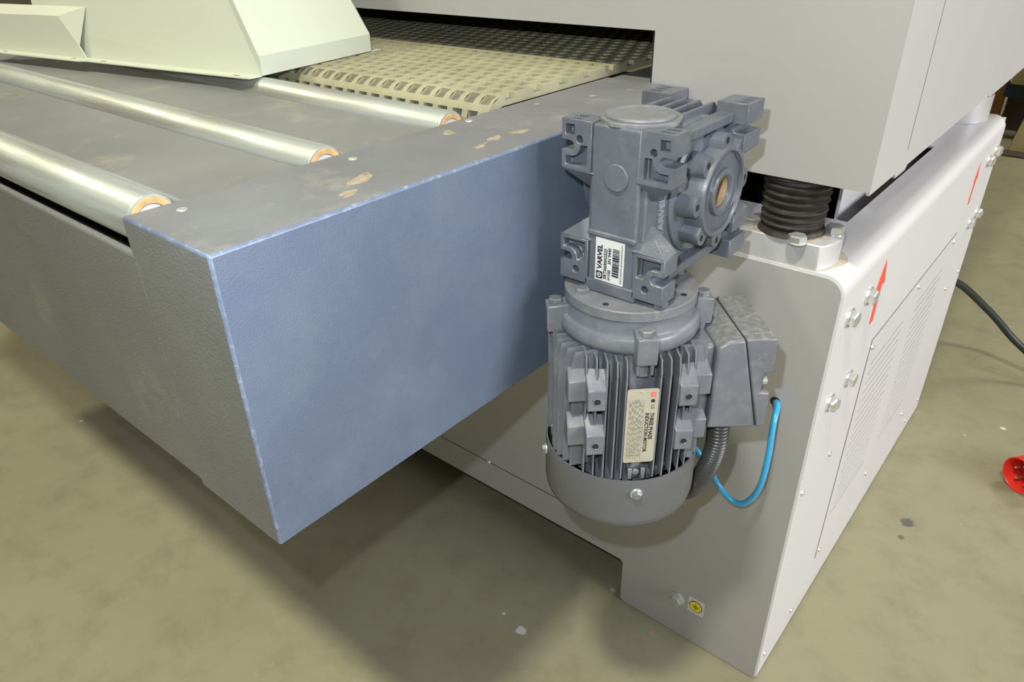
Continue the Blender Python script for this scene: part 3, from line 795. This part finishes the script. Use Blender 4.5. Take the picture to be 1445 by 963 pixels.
# fan cover
fcv = MB().lathe([(.0965, .658), (.0985, .658), (.0990, .656), (.0990, .594), (.0970, .584), (.0900, .5765), (.070, .575), (.0001, .575)], O3, 2, 96, close=False)
fcv.f = [f_[::-1] for f_ in fcv.f]
fcv.lathe([(.0965, .658), (.0965, .600)], O3, 2, 96, close=False)
fc_o = mbuild(fcv, 'fan_cover', ['cover'], 0)
for k in range(4):
    a = PI / 2 * k
    c_, s_ = math.cos(a), math.sin(a)
    w = put(WASH, 'washer', fc_o, (.0988 * c_, .0988 * s_, .639 - Z0), (0, PI / 2, a)); w.scale = (.5, .5, .7)
    h_ = put(HEXS, 'cover_screw', fc_o, (.1005 * c_, .1005 * s_, .639 - Z0), (0, PI / 2, a)); h_.scale = (.68, .68, .75)
# terminal box on the +y side
nk = MB()
nk.box(-.048, .050, .060, .094, .708, .815)
tbx = mbuild(nk, 'terminal_box_neck', ['cast_motor'], .004)
y0b, y1t, y1b = .0935, .126, .155
HX = .0575
tb = MB(); rr = .006
tb.add([(-HX, y0b, .700), (HX, y0b, .700), (HX, y1b, .697), (-HX, y1b, .697), (-HX, y0b + .001, .815), (HX, y0b + .001, .815), (HX, y1t, .8235), (-HX, y1t, .8235),
        (-HX, y0b + .014, .8225), (HX, y0b + .014, .8225)],
       [(3, 2, 1, 0), (0, 1, 5, 4), (1, 2, 6, 9, 5), (2, 3, 7, 6), (3, 0, 4, 8, 7), (4, 5, 9, 8), (8, 9, 6, 7)])
tbo = mbuild(tb, 'terminal_box', ['cast_motor', 'box_top'], .003)
for p in tbo.data.polygons:
    if p.normal.z > .6: p.material_index = 1
lid = MB(); g_ = .0012
nz0, nz1, ny = .7475, .7745, .1555
lp = [(y1t + g_, .8235), (.164, .8235), (.1665, .7765), (.1560, .7760), (.1540, .7485), (.1660, .7475), (.1675, .6990), (y1b + g_, .697)]
# lid: full depth part plus notch at the corner nearest the nameplate
lid.prism([(y1t + g_, .8235), (.164, .8235), (.1675, .6990), (y1b + g_, .697)], 0, -HX, HX - .014)
lid.prism(lp, 0, HX - .014, HX)
lo2 = mbuild(lid, 'terminal_box_lid', ['cast_motor', 'box_top'], .002)
for p in lo2.data.polygons:
    if p.normal.z > .6: p.material_index = 1
sc = MB(); sc.cyl((HX - .007, .1555, .762), .0055, .006, 1, 16); mbuild(sc, 'lid_screw', ['zinc'], .0005, parent=lo2)
sm = MB(); sm.hull([(-HX + .002, y1t - .001, .8215), (HX - .002, y1t - .001, .8215), (-HX + .002, y1b - .001, .699), (HX - .002, y1b - .001, .699),
                    (-HX + .002, y1t + .002, .8215), (HX - .002, y1t + .002, .8215), (-HX + .002, y1b + .002, .699), (HX - .002, y1b + .002, .699)])
mbuild(sm, 'lid_gasket', ['dark'], 0)

# ------------------------------------------------------------------ flexible conduit and air hose
pth = smooth_path([(-.0509, -.2377, .7260), (-.0514, -.2367, .7091), (-.0523, -.2329, .6818), (-.0598, -.2235, .6437), (-.0748, -.2092, .6001), (-.0982, -.1902, .5516), (-.140, -.13, .490), (-.178, -.06, .455), (-.19, -.0015, .450)], 26)
def resample(P, step):
    out = [P[0]]; acc = 0.0
    for a, b_ in zip(P[:-1], P[1:]):
        L = (b_ - a).length
        while acc + L >= step:
            f_ = (step - acc) / L; a = a.lerp(b_, f_); out.append(a); L = (b_ - a).length; acc = 0.0
        acc += L
    return out
pth = resample(pth, .0011)
rad = [(.0138, .0132, .0112, .0112, .0132)[i % 5] for i in range(len(pth))]
# resample to even ribs
co = MB().tube(pth, .0125, 20, radii=rad).build('flexible_conduit', 'conduit', angle=50)
tag(co, 'black corrugated conduit leaving the underside of the terminal box', 'conduit')
hp = smooth_path([(-.0605, -.0012, .6105), (-.0560, -.010, .6175), (-.0499, -.024, .6200), (-.0446, -.045, .6022), (-.0412, -.05, .5544), (-.0433, -.05, .4983), (-.0524, -.05, .4616), (-.0679, -.05, .4394), (-.0871, -.05, .439),
                  (-.1101, -.05, .4561), (-.1274, -.055, .4856), (-.1464, -.06, .5109), (-.1735, -.06, .5304), (-.2, -.05, .54)], 8)
ho = MB().tube(hp, .0047, 14).build('air_hose', 'hose', angle=80)
tag(ho, 'bright blue air hose looping out of a hole in the front sheet', 'hose')
MB().cyl((-.0615, -.0001, .612), .0078, -.0006, 1, 24).build('hose_hole', 'dark', base)

# ------------------------------------------------------------------ red plug, cable, timber behind
pl_ = thing('power_plug', 'red five-pin industrial plug lying on the floor at the right edge', 'plug', (.2945, .915, .046))
pl_.rotation_euler = (0, 0, math.radians(-128))
# local +x is the open mouth
bd = MB().lathe([(.0001, -.075), (.030, -.075), (.036, -.045), (.038, -.015), (.0445, -.010), (.0450, .030), (.0425, .030), (.0400, .026), (.0385, -.012)], O3, 0, 48, close=False)
bd.build('shroud', 'redplug', pl_)
MB().cyl((-.018, 0, 0), .0386, .006, 0, 40).build('pin_base', 'redplug_in', pl_)
for k in range(5):
    a = 2 * PI * k / 5 + .4
    MB().lathe([(.0042, 0), (.0042, .027), (.0026, .031), (.0001, .0315)], (-.012, .0225 * math.cos(a), .0225 * math.sin(a)), 0, 16).build('pin', 'brass', pl_)
MB().lathe([(.0205, -.145), (.024, -.140), (.027, -.09), (.029, -.074)], O3, 0, 32).build('gland', 'redplug', pl_)
cp = smooth_path([(-.10, 1.135, .36), (-.03, 1.30, .33), (.07, 1.42, .215), (.17, 1.47, .11), (.30, 1.46, .045), (.55, 1.40, .016), (.80, 1.15, .013), (.80, .95, .014), (.62, .88, .022), (.40, .998, .046)], 12)
cb_ = MB().tube(cp, .0105, 14).build('power_cable', 'cablek', angle=80)
tag(cb_, 'black power cable drooping to the floor behind the white base', 'cable')

def beam(name, label, cat, mat, x0, x1, y0, y1, z0, z1, rz=0.0, rx=0.0, group=None):
    cx_, cy_ = (x0 + x1) / 2, (y0 + y1) / 2
    o = MB().box(x0 - cx_, x1 - cx_, y0 - cy_, y1 - cy_, 0, z1 - z0).build(name, mat, None, .004)
    o.location = (cx_, cy_, z0); o.rotation_euler = (rx, 0, rz)
    return tag(o, label, cat, group)
beam('timber_block', 'wooden block on the floor at the left edge, beyond the conveyor', 'timber', 'timber', -3.2, -2.74, -.30, -.17, 0, .10, rz=.2)
lb = MB().prism([(-.285, .004), (.6, .004), (.6, .62), (-.185, .62)], 1, 4.20, 4.235).build('timber_board', 'timber', bevel=.003)
tag(lb, 'pale timber board standing on edge at the far right edge', 'board')
beam('timber_runner', 'dark timber runner lying at the foot of the pale board', 'board', 'darkwood', -.30, .7, 4.08, 4.19, 0, .012)
beam('timber_post', 'orange timber post standing behind the white base cabinet', 'post', 'orange', -.505, -.432, 4.62, 4.70, 0, .46)
beam('steel_beam', 'dark navy steel beam behind the pale board', 'beam', 'navy', -.425, 1.2, 4.50, 4.58, .245, .322)
beam('trestle_leg', 'dark steel leg under the end of the navy beam', 'trestle leg', 'navy', -.30, -.24, 4.51, 4.57, 0, .2445)
beam('stacked_boards', 'dark stack of boards in the shade behind the navy beam', 'boards', 'darkwood', -.425, 1.4, 4.75, 5.1, 0, .60)
beam('yellow_crate', 'yellowish timber crate resting on the navy beam', 'crate', 'timber', -.40, .6, 4.49, 4.62, .3225, .80)
